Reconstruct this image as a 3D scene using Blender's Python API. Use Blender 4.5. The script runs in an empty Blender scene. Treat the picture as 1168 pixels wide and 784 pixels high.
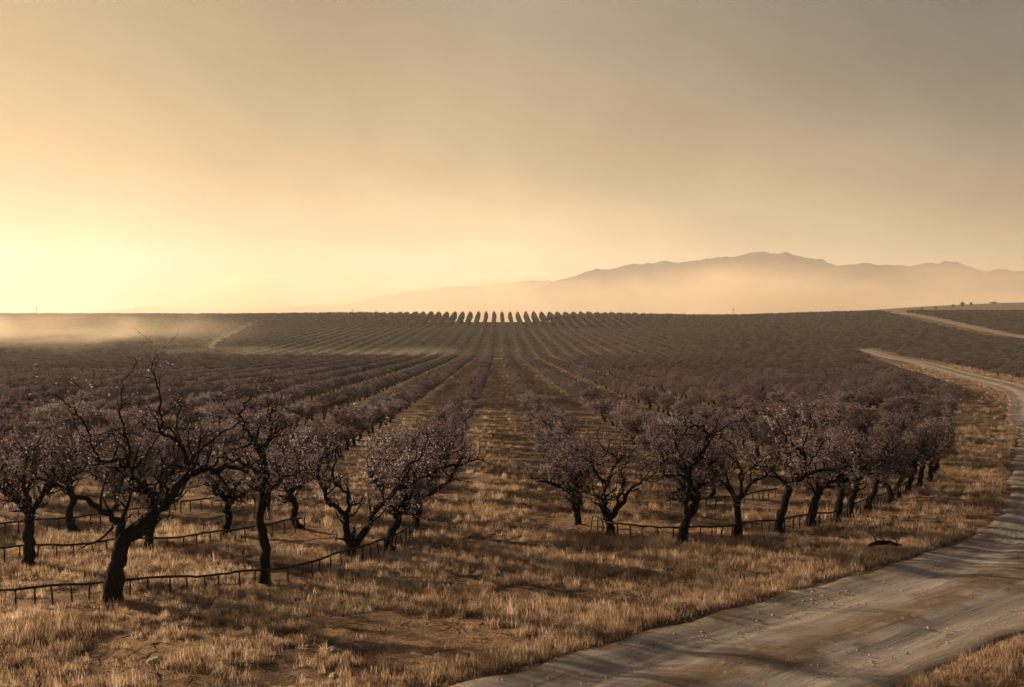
import bpy, math, random
import numpy as np
from mathutils import Vector, Matrix, noise as mnoise

random.seed(7)
rng = np.random.default_rng(7)
S = bpy.context.scene
C = S.collection
R = math.radians

# --------------------------------------------------------------- camera
EYE = 7.0
cam_d = bpy.data.cameras.new('camera')
cam_d.sensor_width = 36
cam_d.lens = 35
cam_d.clip_start = 0.2
cam_d.clip_end = 40000
cam = bpy.data.objects.new('camera', cam_d)
cam.location = (0, 0, EYE)
cam.rotation_euler = (R(90 - 2.12), 0, R(-0.8))
C.objects.link(cam)
S.camera = cam

SUN_AZ, SUN_EL = -60.0, 15.5        # degrees from the row direction, and above the horizon

# --------------------------------------------------------------- terrain
def sp(t, w):
    t = np.asarray(t, float) / w
    return w * (np.maximum(t, 0) + np.log1p(np.exp(-np.abs(t))))

def sst(a, b, x):
    t = np.clip((np.asarray(x, float) - a) / (b - a), 0, 1)
    return t * t * (3 - 2 * t)

def T(x, y):
    x = np.asarray(x, float); y = np.asarray(y, float)
    z = EYE - 6.76 - .0326 * y + .0487 * sp(y - 350, 9) - .060 * sp(y - 772, 14) \
        + .030 * sp(y - 1100, 60) + .0139 * sp(y - 5000, 300)
    up = 4.2 * sst(45, 190, -x) + 6.8 * sst(45, 330, x)
    z = z + up * sst(430, 757, y) * (1 - sst(900, 1500, y))
    z = z + 40 * np.exp(-((x - 900) / 480) ** 2 - ((y - 1600) / 300) ** 2)
    nr = 1 - sst(200, 500, np.hypot(x, y))
    z = z + nr * (.028 * np.sin(x * .9 + 1.3 * np.sin(y * .37)) * np.sin(y * .71 + .6)
                  + .015 * np.sin(x * 2.3 + y * 1.1) + .012 * np.sin(y * 2.9 - x * 1.7 + 1))
    return z

# road: points on its near-side edge, metres (x to the right, y ahead)
EDGE = [(-14, 13.6), (-7, 16.3), (-.8, 19.4), (1.6, 21.2), (4.3, 23.6), (6.9, 25.6), (10.2, 28.2), (15.2, 32.8), (19.2, 38), (22.4, 43.5),
        (28, 54), (38, 72), (42.7, 83), (66, 130), (85, 187), (125, 307), (143, 385), (147, 408)]
ROAD_W = 5.9

def catmull(pts, n):
    P = [np.array(p, float) for p in pts]
    P = [2 * P[0] - P[1]] + P + [2 * P[-1] - P[-2]]
    out = []
    for i in range(1, len(P) - 2):
        for k in range(n):
            t = k / n
            a, b, c, d = P[i - 1:i + 3]
            out.append(.5 * (2 * b + (c - a) * t + (2 * a - 5 * b + 4 * c - d) * t * t + (3 * b - 3 * c + d - a) * t ** 3))
    out.append(P[-2])
    return np.array(out)

def normals2(p):
    t = np.gradient(p, axis=0)
    t /= np.linalg.norm(t, axis=1)[:, None]
    return np.stack([t[:, 1], -t[:, 0]], 1)          # to the right of travel

edge = catmull(EDGE, 14)
ROADC = edge + normals2(edge) * ROAD_W / 2
FARROAD = catmull([(262, 440), (264, 500), (280, 600), (296, 690), (309, 757), (318, 800)], 12)
TRACK = catmull([(-118, 405), (-133, 475), (-152, 600), (-165, 690)], 12)

def dist_poly(x, y, P):
    x = np.atleast_1d(np.asarray(x, float)); y = np.atleast_1d(np.asarray(y, float))
    best = np.full(x.shape, 1e9)
    for a, b in zip(P[:-1], P[1:]):
        d = b - a; L = d @ d
        t = np.clip(((x - a[0]) * d[0] + (y - a[1]) * d[1]) / L, 0, 1)
        best = np.minimum(best, np.hypot(x - a[0] - t * d[0], y - a[1] - t * d[1]))
    return best

# --------------------------------------------------------------- node helpers
def new_mat(name):
    m = bpy.data.materials.new(name)
    m.use_nodes = True
    nt = m.node_tree
    nt.nodes.clear()
    return m, nt

def nd(nt, typ, ins=None, **kw):
    n = nt.nodes.new(typ)
    for k, v in kw.items():
        setattr(n, k, v)
    for k, v in (ins or {}).items():
        s = n.inputs[k]
        if isinstance(v, bpy.types.NodeSocket):
            nt.links.new(v, s)
        else:
            s.default_value = v
    return n

def ramp(nt, fac, stops, interp='LINEAR'):
    n = nd(nt, 'ShaderNodeValToRGB', {'Fac': fac})
    r = n.color_ramp
    r.interpolation = interp
    while len(r.elements) < len(stops):
        r.elements.new(.5)
    for e, (p, c) in zip(r.elements, stops):
        e.position = p
        e.color = (c, c, c, 1) if isinstance(c, (int, float)) else (*c, 1)
    return n.outputs[0]

def mixc(nt, f, a, b, blend='MIX'):
    n = nt.nodes.new('ShaderNodeMix')
    n.data_type = 'RGBA'; n.blend_type = blend
    for s, v in ((n.inputs[0], f), (n.inputs[6], a), (n.inputs[7], b)):
        if isinstance(v, bpy.types.NodeSocket): nt.links.new(v, s)
        elif s.type == 'RGBA': s.default_value = (*v, 1)
        else: s.default_value = v
    return n.outputs[2]

def mth(nt, op, a, b=0.0, clamp=False):
    n = nt.nodes.new('ShaderNodeMath')
    n.operation = op; n.use_clamp = clamp
    for s, v in zip(n.inputs, (a, b)):
        if isinstance(v, bpy.types.NodeSocket): nt.links.new(v, s)
        else: s.default_value = v
    return n.outputs[0]

def noise_tex(nt, vec, scale, detail=4, rough=.55, dist=0.0):
    n = nd(nt, 'ShaderNodeTexNoise', {'Vector': vec, 'Scale': scale, 'Detail': detail, 'Roughness': rough, 'Distortion': dist})
    return n.outputs['Fac']

def mapr(nt, v, a, b, c=0.0, d=1.0, smooth=False):
    n = nd(nt, 'ShaderNodeMapRange', {'Value': v, 'From Min': a, 'From Max': b, 'To Min': c, 'To Max': d})
    if smooth: n.interpolation_type = 'SMOOTHSTEP'
    return n.outputs[0]

# --------------------------------------------------------------- materials
def ground_material():
    m, nt = new_mat('dry_ground')
    g = nd(nt, 'ShaderNodeNewGeometry').outputs['Position']
    n1 = noise_tex(nt, g, .16, 5, .6)
    n2 = noise_tex(nt, g, 1.3, 6, .65, .6)
    n3 = noise_tex(nt, g, 14, 5, .7)
    straw = ramp(nt, n3, [(.25, (.10, .06, .032)), (.5, (.26, .16, .085)), (.75, (.44, .29, .16))])
    soil = ramp(nt, n3, [(.3, (.035, .022, .015)), (.55, (.10, .062, .04)), (.75, (.22, .145, .09))])
    f = mapr(nt, mth(nt, 'ADD', n1, mth(nt, 'MULTIPLY', n2, .8)), .74, .97, smooth=True)
    col = mixc(nt, f, soil, straw)
    # orchard floor: bare brown strips under the rows, their shade put into the colour
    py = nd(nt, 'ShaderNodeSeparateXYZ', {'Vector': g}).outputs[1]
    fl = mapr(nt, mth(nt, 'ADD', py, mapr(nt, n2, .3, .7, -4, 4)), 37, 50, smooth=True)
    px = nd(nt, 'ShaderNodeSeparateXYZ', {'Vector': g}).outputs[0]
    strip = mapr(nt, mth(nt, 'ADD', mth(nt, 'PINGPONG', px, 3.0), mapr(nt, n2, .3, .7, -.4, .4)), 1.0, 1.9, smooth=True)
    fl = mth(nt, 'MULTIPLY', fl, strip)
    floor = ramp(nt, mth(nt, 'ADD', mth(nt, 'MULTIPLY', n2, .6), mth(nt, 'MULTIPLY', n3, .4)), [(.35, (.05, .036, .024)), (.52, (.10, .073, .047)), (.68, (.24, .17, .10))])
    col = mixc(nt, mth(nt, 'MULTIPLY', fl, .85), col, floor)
    h = mth(nt, 'ADD', mth(nt, 'MULTIPLY', n3, .35), n2)
    b = nd(nt, 'ShaderNodeBump', {'Height': h, 'Strength': .9, 'Distance': .18})
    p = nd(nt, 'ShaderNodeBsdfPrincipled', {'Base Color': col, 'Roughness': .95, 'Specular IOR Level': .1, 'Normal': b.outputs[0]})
    o = nd(nt, 'ShaderNodeOutputMaterial', {'Surface': p.outputs[0]})
    return m

def road_material():
    m, nt = new_mat('dirt_road')
    g = nd(nt, 'ShaderNodeNewGeometry').outputs['Position']
    uv = nd(nt, 'ShaderNodeUVMap', uv_map='UVMap').outputs[0]
    mp = nd(nt, 'ShaderNodeMapping', {'Vector': uv, 'Scale': (15.0, .16, 1)}).outputs[0]
    st = noise_tex(nt, mp, 1.0, 6, .65, .3)                     # streaks along the wheel tracks
    n2 = noise_tex(nt, g, .8, 6, .6, .4)
    n3 = noise_tex(nt, g, 24, 4, .7)
    sx = nd(nt, 'ShaderNodeSeparateXYZ', {'Vector': uv}).outputs[0]
    edge_n = mth(nt, 'ADD', sx, mapr(nt, n2, .3, .7, -.10, .10))
    worn = ramp(nt, edge_n, [(.0, 0), (.10, .75), (.34, 1), (.47, .12), (.55, .1), (.66, 1), (.86, .8), (1, 0)])
    pale = ramp(nt, mth(nt, 'ADD', mth(nt, 'MULTIPLY', st, .7), mth(nt, 'MULTIPLY', n3, .3)),
                [(.34, (.15, .13, .113)), (.5, (.26, .228, .196)), (.64, (.40, .35, .295))])
    soil = ramp(nt, mth(nt, 'ADD', mth(nt, 'MULTIPLY', n2, .5), mth(nt, 'MULTIPLY', n3, .5)),
                [(.35, (.075, .052, .033)), (.5, (.16, .115, .07)), (.66, (.27, .20, .12))])
    col = mixc(nt, worn, soil, pale)
    h = mth(nt, 'ADD', mth(nt, 'MULTIPLY', st, .8), mth(nt, 'MULTIPLY', n3, .25))
    b = nd(nt, 'ShaderNodeBump', {'Height': h, 'Strength': .8, 'Distance': .07})
    p = nd(nt, 'ShaderNodeBsdfPrincipled', {'Base Color': col, 'Roughness': .92, 'Specular IOR Level': .15, 'Normal': b.outputs[0]})
    nd(nt, 'ShaderNodeOutputMaterial', {'Surface': p.outputs[0]})
    return m

def bark_material():
    m, nt = new_mat('almond_bark')
    tc = nd(nt, 'ShaderNodeTexCoord').outputs['Object']
    mp = nd(nt, 'ShaderNodeMapping', {'Vector': tc, 'Scale': (1, 1, .3)}).outputs[0]
    n = noise_tex(nt, mp, 26, 6, .7, .5)
    col = ramp(nt, n, [(.3, (.005, .004, .0038)), (.55, (.015, .012, .010)), (.8, (.042, .034, .029))])
    b = nd(nt, 'ShaderNodeBump', {'Height': n, 'Strength': 1.0, 'Distance': .05})
    p = nd(nt, 'ShaderNodeBsdfPrincipled', {'Base Color': col, 'Roughness': .95, 'Specular IOR Level': .06, 'Normal': b.outputs[0]})
    nd(nt, 'ShaderNodeOutputMaterial', {'Surface': p.outputs[0]})
    return m

def thin_material(name, stops, scale, transl=.35, space='Object', rand=.25):
    """dry leaves, blossom, straw: thin things that let some light through"""
    m, nt = new_mat(name)
    if space == 'Object':
        v = nd(nt, 'ShaderNodeTexCoord').outputs['Object']
    else:
        v = nd(nt, 'ShaderNodeNewGeometry').outputs['Position']
    n = noise_tex(nt, v, scale, 3, .7)
    ri = nd(nt, 'ShaderNodeObjectInfo').outputs['Random']
    f = mth(nt, 'ADD', n, mapr(nt, ri, 0, 1, -rand, rand))
    col = ramp(nt, f, stops)
    d = nd(nt, 'ShaderNodeBsdfDiffuse', {'Color': col, 'Roughness': .5})
    t = nd(nt, 'ShaderNodeBsdfTranslucent', {'Color': col})
    mx = nd(nt, 'ShaderNodeMixShader', {0: transl, 1: d.outputs[0], 2: t.outputs[0]})
    nd(nt, 'ShaderNodeOutputMaterial', {'Surface': mx.outputs[0]})
    return m

def plain_material(name, a, b, scale, rough=.85):
    m, nt = new_mat(name)
    tc = nd(nt, 'ShaderNodeTexCoord').outputs['Object']
    n = noise_tex(nt, tc, scale, 5, .65)
    col = mixc(nt, mapr(nt, n, .3, .7), a, b)
    bp = nd(nt, 'ShaderNodeBump', {'Height': n, 'Strength': .6, 'Distance': .03})
    p = nd(nt, 'ShaderNodeBsdfPrincipled', {'Base Color': col, 'Roughness': rough, 'Specular IOR Level': .2, 'Normal': bp.outputs[0]})
    nd(nt, 'ShaderNodeOutputMaterial', {'Surface': p.outputs[0]})
    return m

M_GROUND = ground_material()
M_ROAD = road_material()
M_BARK = bark_material()
M_TWIG = plain_material('twig_bark', (.014, .010, .009), (.045, .033, .028), 9)
M_BLOSSOM = thin_material('almond_blossom', [(.25, (.10, .072, .072)), (.48, (.215, .158, .165)), (.66, (.34, .265, .272)), (.85, (.52, .43, .42))], 3.5, .5)
M_MIDCROWN = thin_material('mid_crown', [(.25, (.085, .064, .062)), (.48, (.15, .113, .114)), (.66, (.215, .168, .168)), (.85, (.33, .27, .26))], 3.5, .35, rand=.12)
M_FARCROWN = thin_material('far_crown', [(.2, (.078, .059, .055)), (.5, (.138, .106, .102)), (.8, (.20, .16, .152))], 1.2, .25)
M_OLIVECROWN = thin_material('olive_crown', [(.2, (.075, .062, .052)), (.5, (.138, .116, .096)), (.8, (.20, .168, .14))], 1.2, .25)
M_GRASS = thin_material('dry_grass', [(.15, (.21, .138, .085)), (.45, (.40, .275, .175)), (.65, (.56, .41, .27)), (.9, (.76, .62, .46))], .45, .6, 'World', .3)
M_LITTER = thin_material('flattened_grass', [(.2, (.09, .065, .047)), (.5, (.21, .158, .115)), (.8, (.38, .30, .22))], .8, .4, 'World', .35)
M_PIPE = plain_material('pipe_black', (.012, .011, .010), (.035, .03, .027), 12, .6)
M_STAKE = plain_material('stake_wood', (.025, .019, .014), (.06, .045, .033), 18)
M_STONE = plain_material('pale_stone', (.28, .22, .16), (.5, .41, .31), 11)
M_MOUNT = plain_material('mountain_rock', (.038, .042, .055), (.075, .078, .09), .004)
M_POLE = plain_material('pole_wood', (.04, .035, .03), (.08, .07, .06), 2)
M_FARLEAF = thin_material('far_leaf', [(.2, (.03, .034, .02)), (.8, (.09, .09, .055))], .6, .2)

# --------------------------------------------------------------- mesh helpers
class MB:
    def __init__(s):
        s.v, s.f, s.m = [], [], []

    def tube(s, pts, rad, sides, mat=0, cap=True):
        pts = [Vector(p) for p in pts]
        n = len(pts)
        up = Vector((.13, .31, .94))
        base = len(s.v)
        u = None
        for i in range(n):
            t = (pts[min(i + 1, n - 1)] - pts[max(i - 1, 0)])
            if t.length < 1e-7: t = Vector((0, 0, 1))
            t.normalize()
            if u is None:
                u = t.cross(up if abs(t.dot(up)) < .95 else Vector((1, 0, 0)))
            else:
                u = u - t * u.dot(t)
            if u.length < 1e-6: u = t.orthogonal()
            u.normalize()
            w = t.cross(u)
            for k in range(sides):
                a = 2 * math.pi * k / sides
                q = rad[i] * (1 + (rad[i] > .05) * .16 * mnoise.noise(pts[i] * 5 + Vector((math.cos(a), math.sin(a), 0)) * 1.3))
                s.v.append(pts[i] + (u * math.cos(a) + w * math.sin(a)) * q)
        for i in range(n - 1):
            for k in range(sides):
                a = base + i * sides + k; b = base + i * sides + (k + 1) % sides
                s.f.append((a, b, b + sides, a + sides)); s.m.append(mat)
        if cap:
            s.f.append(tuple(base + (n - 1) * sides + k for k in range(sides))); s.m.append(mat)

    def mesh(s, name, mats, smooth=True):
        me = bpy.data.meshes.new(name)
        me.from_pydata([tuple(v) for v in s.v], [], s.f)
        for m in mats: me.materials.append(m)
        me.polygons.foreach_set('material_index', np.array(s.m, dtype=np.int32))
        me.polygons.foreach_set('use_smooth', np.full(len(s.f), smooth))
        me.update()
        return me

def mesh_np(name, verts, quads, mats, mi=None, smooth=False, uv=None):
    """quads: (N,4) or (N,3) array"""
    me = bpy.data.meshes.new(name)
    verts = np.asarray(verts, np.float32); quads = np.asarray(quads, np.int32)
    k = quads.shape[1]
    me.vertices.add(len(verts)); me.vertices.foreach_set('co', verts.ravel())
    me.loops.add(quads.size); me.loops.foreach_set('vertex_index', quads.ravel())
    me.polygons.add(len(quads))
    me.polygons.foreach_set('loop_start', np.arange(0, quads.size, k, dtype=np.int32))
    for m in mats: me.materials.append(m)
    if mi is not None: me.polygons.foreach_set('material_index', np.asarray(mi, np.int32))
    me.polygons.foreach_set('use_smooth', np.full(len(quads), smooth))
    if uv is not None:
        l = me.uv_layers.new(name='UVMap')
        l.data.foreach_set('uv', np.asarray(uv, np.float32)[quads.ravel()].ravel())
    me.update(calc_edges=True)
    me.validate()
    return me

def link(name, data, parent=None, loc=None):
    o = bpy.data.objects.new(name, data)
    C.objects.link(o)
    if parent: o.parent = parent
    if loc is not None: o.location = loc
    return o

def tag(o, label=None, cat=None, group=None, kind=None):
    if label: o['label'] = label
    if cat: o['category'] = cat
    if group: o['group'] = group
    if kind: o['kind'] = kind
    return o

def thing(name, label, cat, loc, rz=0, group=None):
    o = link(name, None, None, loc)
    o.rotation_euler = (0, 0, rz)
    o.empty_display_size = .3
    return tag(o, label, cat, group)

def card_cloud(P, size, rnd, aspect=1.0):
    """small randomly turned quads at the points P -> verts, quads"""
    n = len(P)
    a = rnd.normal(size=(n, 3)); a /= np.linalg.norm(a, axis=1)[:, None]
    b = rnd.normal(size=(n, 3)); b -= a * (a * b).sum(1)[:, None]; b /= np.linalg.norm(b, axis=1)[:, None]
    s = (np.asarray(size) * rnd.uniform(.6, 1.35, n))[:, None]
    a = a * s * .5; b = b * s * .5 * aspect
    c = np.cross(a, b); c = c / (np.linalg.norm(c, axis=1)[:, None] + 1e-9) * s * .18
    V = np.stack([P - a - b, P + a - b + c, P + a + b, P - a + b + c], 1).reshape(-1, 3)
    return V, np.arange(4 * n).reshape(n, 4)

# --------------------------------------------------------------- ground sheet
def axis_y():
    y = list(np.arange(-60, 8, 4.0)) + list(np.arange(8, 46, .33))
    while y[-1] < 8800:
        y.append(y[-1] + max(.33, .0085 * y[-1] if y[-1] < 900 else .03 * y[-1]))
    return np.array(y)

def axis_x():
    x = list(np.arange(0, 24, .36))
    while x[-1] < 8800:
        x.append(x[-1] + max(.36, .02 * x[-1]))
    x = np.array(x)
    return np.concatenate([-x[:0:-1], x])

def build_ground():
    X, Y = axis_x(), axis_y()
    gx, gy = np.meshgrid(X, Y)
    gz = T(gx, gy)
    near = (np.abs(gx) < 40) & (gy < 70)
    gz = gz + near * rng.normal(0, .022, gx.shape)
    # the road bed is cut a little into the ground sheet
    for P, W in ((ROADC, ROAD_W), (FARROAD, 9.0), (TRACK, 2.0)):
        lo, hi = P.min(0) - 15, P.max(0) + 15
        k = (gx > lo[0]) & (gx < hi[0]) & (gy > lo[1]) & (gy < hi[1])
        d = dist_poly(gx[k], gy[k], P)
        scale = .12 + .001 * gy[k]
        gz[k] -= scale * (1 - sst(W / 2 - .9, W / 2 - .2, d))
    V = np.stack([gx, gy, gz], -1).reshape(-1, 3)
    nx = len(X)
    i = np.arange(len(Y) - 1)[:, None] * nx + np.arange(nx - 1)[None]
    Q = np.stack([i, i + 1, i + nx + 1, i + nx], -1).reshape(-1, 4)
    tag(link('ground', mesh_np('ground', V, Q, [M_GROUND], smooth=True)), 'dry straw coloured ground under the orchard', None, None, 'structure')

build_ground()

def build_road(name, P, W, label, lift=.0, nu=25):
    # resample finely
    d = np.concatenate([[0], np.cumsum(np.linalg.norm(np.diff(P, axis=0), axis=1))])
    s = [0.0]
    while s[-1] < d[-1]:
        yy = np.interp(s[-1], d, P[:, 1])
        s.append(s[-1] + max(.35, .012 * yy))
    s = np.array(s[:-1])
    c = np.stack([np.interp(s, d, P[:, 0]), np.interp(s, d, P[:, 1])], 1)
    nn = normals2(c)
    u = np.linspace(0, 1, nu)
    wob = .10 * np.sin(s * .9) + .07 * np.sin(s * 2.3 + 1)
    off = (u[None] - .5) * W + (wob * 1.0)[:, None] * (np.abs(u - .5) * 2)[None]
    x = c[:, 0][:, None] + nn[:, 0][:, None] * off
    y = c[:, 1][:, None] + nn[:, 1][:, None] * off
    rut = -.075 * (np.exp(-((u - .24) / .09) ** 2) + np.exp(-((u - .76) / .09) ** 2)) + .035 * np.exp(-((u - .5) / .1) ** 2)
    endd = -.16 * (np.abs(u - .5) > .495)
    z = T(x, y) + lift + rut[None] + endd[None] + rng.normal(0, .006, x.shape)
    V = np.stack([x, y, z], -1).reshape(-1, 3)
    uv = np.stack([np.broadcast_to(u[None], x.shape), np.broadcast_to(s[:, None], x.shape)], -1).reshape(-1, 2)
    i = np.arange(len(s) - 1)[:, None] * nu + np.arange(nu - 1)[None]
    Q = np.stack([i, i + 1, i + nu + 1, i + nu], -1).reshape(-1, 4)
    o = link(name, mesh_np(name, V, Q, [M_ROAD], smooth=True, uv=uv))
    tag(o, label, None, None, 'structure')

build_road('dirt_road', ROADC, ROAD_W, 'pale rutted dirt road curving along the orchard edge', .035)
build_road('far_road', FARROAD, 9.0, 'pale dirt road crossing the far slope', .12, 13)
build_road('field_track', TRACK, 1.5, 'thin pale track between the rows on the far slope', .12, 9)

# --------------------------------------------------------------- almond trees
def wiggle_branch(p, d, L, n, wig, trop, rnd):
    """a gnarly polyline"""
    pts = [Vector(p)]
    d = Vector(d).normalized()
    for i in range(n):
        k = Vector((rnd.gauss(0, wig), rnd.gauss(0, wig), rnd.gauss(0, wig) + trop))
        d = (d + k).normalized()
        pts.append(pts[-1] + d * (L / n) * rnd.uniform(.8, 1.2))
    return pts

def smooth_limb(pts, n=4):
    q = catmull([tuple(p) for p in pts], n)
    return [Vector(p) for p in q]

def make_skeleton(limbs, rnd, H, dens=1.0):
    """limbs: list of (points3d, r0, r1) already drawn; adds branches and twigs.
    returns wood polylines (pts, radii, sides) and twig polylines (pts, r)"""
    wood, twigs = [], []
    queue = []
    for li, (pts, r0, r1) in enumerate(limbs):
        pts = smooth_limb(pts, 4)
        n = len(pts)
        amp = .025 if li == 0 else .04
        pts = [pts[0]] + [p + Vector((rnd.gauss(0, amp), rnd.gauss(0, amp), rnd.gauss(0, amp))) for p in pts[1:]]
        rad = [r0 + (r1 - r0) * (i / (n - 1)) ** .8 for i in range(n)]
        rad = [r * rnd.uniform(.88, 1.14) for r in rad]
        if li == 0:
            rad[0] *= 1.5; rad[1] *= 1.2
        wood.append((pts, rad, 12 if r0 > .1 else 7))
        for i in range(2 if li else int(n * .65), n):
            if rad[i] < .13 and rnd.random() < .8 * dens:
                queue.append((pts[i], (pts[i] - pts[i - 1]).normalized(), min(rad[i] * .62, .045), rnd.uniform(.55, 1.15) * H * .19, 2))
        queue.append((pts[-1], (pts[-1] - pts[-2]).normalized(), r1 * .9, H * .14, 2))
    while queue:
        p, d, r, L, lev = queue.pop()
        ax = Vector((rnd.gauss(0, 1), rnd.gauss(0, 1), rnd.gauss(0, .6)))
        ax = (ax - d * ax.dot(d))
        if ax.length < 1e-3: continue
        ax.normalize()
        a = R(rnd.uniform(30, 75))
        dd = d * math.cos(a) + ax * math.sin(a)
        pts = wiggle_branch(p, dd, L, 5, .30 if lev == 2 else .2, .13 if lev == 2 else .07, rnd)
        if lev == 2:
            rad = [r * (1 - .68 * i / 5) for i in range(6)]
            wood.append((pts, rad, 5))
            for i in range(1, 6):
                for _ in range(2):
                    if rnd.random() < .72 * dens:
                        queue.append((pts[i], (pts[i] - pts[i - 1]).normalized(), rad[i] * .55, L * rnd.uniform(.35, .75), 3))
        else:
            r = max(min(r, .011), .006)
            twigs.append((pts, r))
            if lev == 3:
                for i in (2, 4):
                    if rnd.random() < .55 * dens:
                        queue.append((pts[i], (pts[i] - pts[i - 1]).normalized(), r * .7, L * rnd.uniform(.4, .7), 4))
    return wood, twigs

def tree_meshes(limbs, seed, H, blossoms, bsize=.045, dens=1.0, zmin=.0, twig_r=1.0, bmat=None):
    rnd = random.Random(seed); nr = np.random.default_rng(seed)
    wood, twigs = make_skeleton(limbs, rnd, H, dens)
    mb = MB()
    for pts, rad, sd in wood: mb.tube(pts, rad, sd)
    trunk = mb.mesh('trunk', [M_BARK])
    tb = MB()
    P = []
    for pts, r in twigs:
        tb.tube(pts, [r * twig_r * (1 - .13 * i) for i in range(len(pts))], 3, 0, False)
        for i in range(1, len(pts)):
            for t in (.25, .5, .75, 1.0):
                P.append(pts[i - 1].lerp(pts[i], t))
    P = np.array([tuple(p) for p in P])
    if len(P) and blossoms:
        k = nr.integers(0, len(P), blossoms)
        Q = P[k] + nr.normal(0, .035, (blossoms, 3))
        Q = Q[Q[:, 2] > zmin]
        V, F = card_cloud(Q, bsize, nr)
    else:
        V, F = np.zeros((0, 3)), np.zeros((0, 4), int)
    nb = len(tb.v)
    verts = np.concatenate([np.array([tuple(v) for v in tb.v]).reshape(-1, 3), V])
    quads = np.concatenate([np.array(tb.f).reshape(-1, 4), F + nb])
    mi = np.concatenate([np.zeros(len(tb.f)), np.ones(len(F))])
    crown = mesh_np('crown', verts, quads, [M_TWIG, bmat or M_BLOSSOM], mi)
    return trunk, crown

def auto_limbs(rnd, H, lean=(0, 0), th=None, r=None, nl=None, spread=1.0):
    """an open vase of crooked limbs on a short crooked trunk"""
    th = th or H * rnd.uniform(.24, .32)
    r = r or H * rnd.uniform(.030, .038)
    base = Vector((0, 0, -.12))
    fork = Vector((lean[0] * th, lean[1] * th, th))
    k = Vector((rnd.gauss(0, .06), rnd.gauss(0, .06), 0)) * th
    limbs = [([base, base.lerp(fork, .4) + k, base.lerp(fork, .75) - k * .6, fork], r, r * .78)]
    nl = nl or rnd.choice((3, 3, 4))
    a0 = rnd.uniform(0, 6.28)
    for i in range(nl):
        a = a0 + i * 6.283 / nl + rnd.gauss(0, .25)
        out = Vector((math.cos(a), math.sin(a), 0))
        tilt = R(rnd.uniform(30, 58))
        L = H * rnd.uniform(.5, .68)
        d = out * math.sin(tilt) * spread + Vector((0, 0, math.cos(tilt)))
        pts = [fork - Vector((0, 0, r * .6))] + wiggle_branch(fork, d, L, 5, .24, .05, rnd)
        pts = [pts[0]] + pts[2:]
        limbs.append((pts, r * rnd.uniform(.5, .66), r * .13))
        for q in range(rnd.choice((1, 2))):
            j = rnd.choice((1, 2, 3))
            side = Vector((rnd.gauss(0, 1), rnd.gauss(0, 1), rnd.uniform(.1, .9))).normalized()
            dd = (d.normalized() * .7 + side * .8).normalized()
            p2 = [pts[j]] + wiggle_branch(pts[j], dd, L * rnd.uniform(.45, .7), 4, .3, .1, rnd)[1:]
            limbs.append((p2, r * .34, r * .10))
    return limbs

def sketch(origin, unit, lines, rnd):
    """limbs drawn as side views (right, up) in drawing units and given depth by a random walk"""
    out = []
    last = {}
    for li, (pts, r0, r1) in enumerate(lines):
        P = []
        yy = None
        for (a, b) in pts:
            x = (a - origin[0]) / unit; z = (origin[1] - b) / unit
            if yy is None:
                yy = 0.0
                if li:       # join the nearest earlier limb point
                    best = min(last, key=lambda q: (q[0] - x) ** 2 + (q[1] - z) ** 2)
                    yy = last[best]
                drift = rnd.uniform(-.55, .55) if li else rnd.uniform(-.06, .06)
            else:
                step = math.hypot(x - P[-1][0], z - P[-1][2])
                yy += drift * step + rnd.gauss(0, .05) * step
            P.append((x, yy, z))
            last[(x, z)] = yy
        if li == 0: P[0] = (P[0][0], P[0][1], P[0][2] - .12)
        out.append(([Vector(p) for p in P], r0 * .86, r1 * .86))
    return out

def plant_tree(x, y, meshes, label, group, rz=0.0, sc=1.0, flat=1.0, wide=1.0):
    z = float(T(x, y))
    t = thing('almond_tree', label, 'almond tree', (x, y, z), rz, group)
    t.scale = (sc * wide, sc * wide, sc * flat)
    link('trunk', meshes[0], t)
    link('crown', meshes[1], t)
    return t

trees_xy = []                     # every near tree already standing
G_FRONT = 'gnarled almond trees along the front edge'
rs = random.Random(21)

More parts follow.
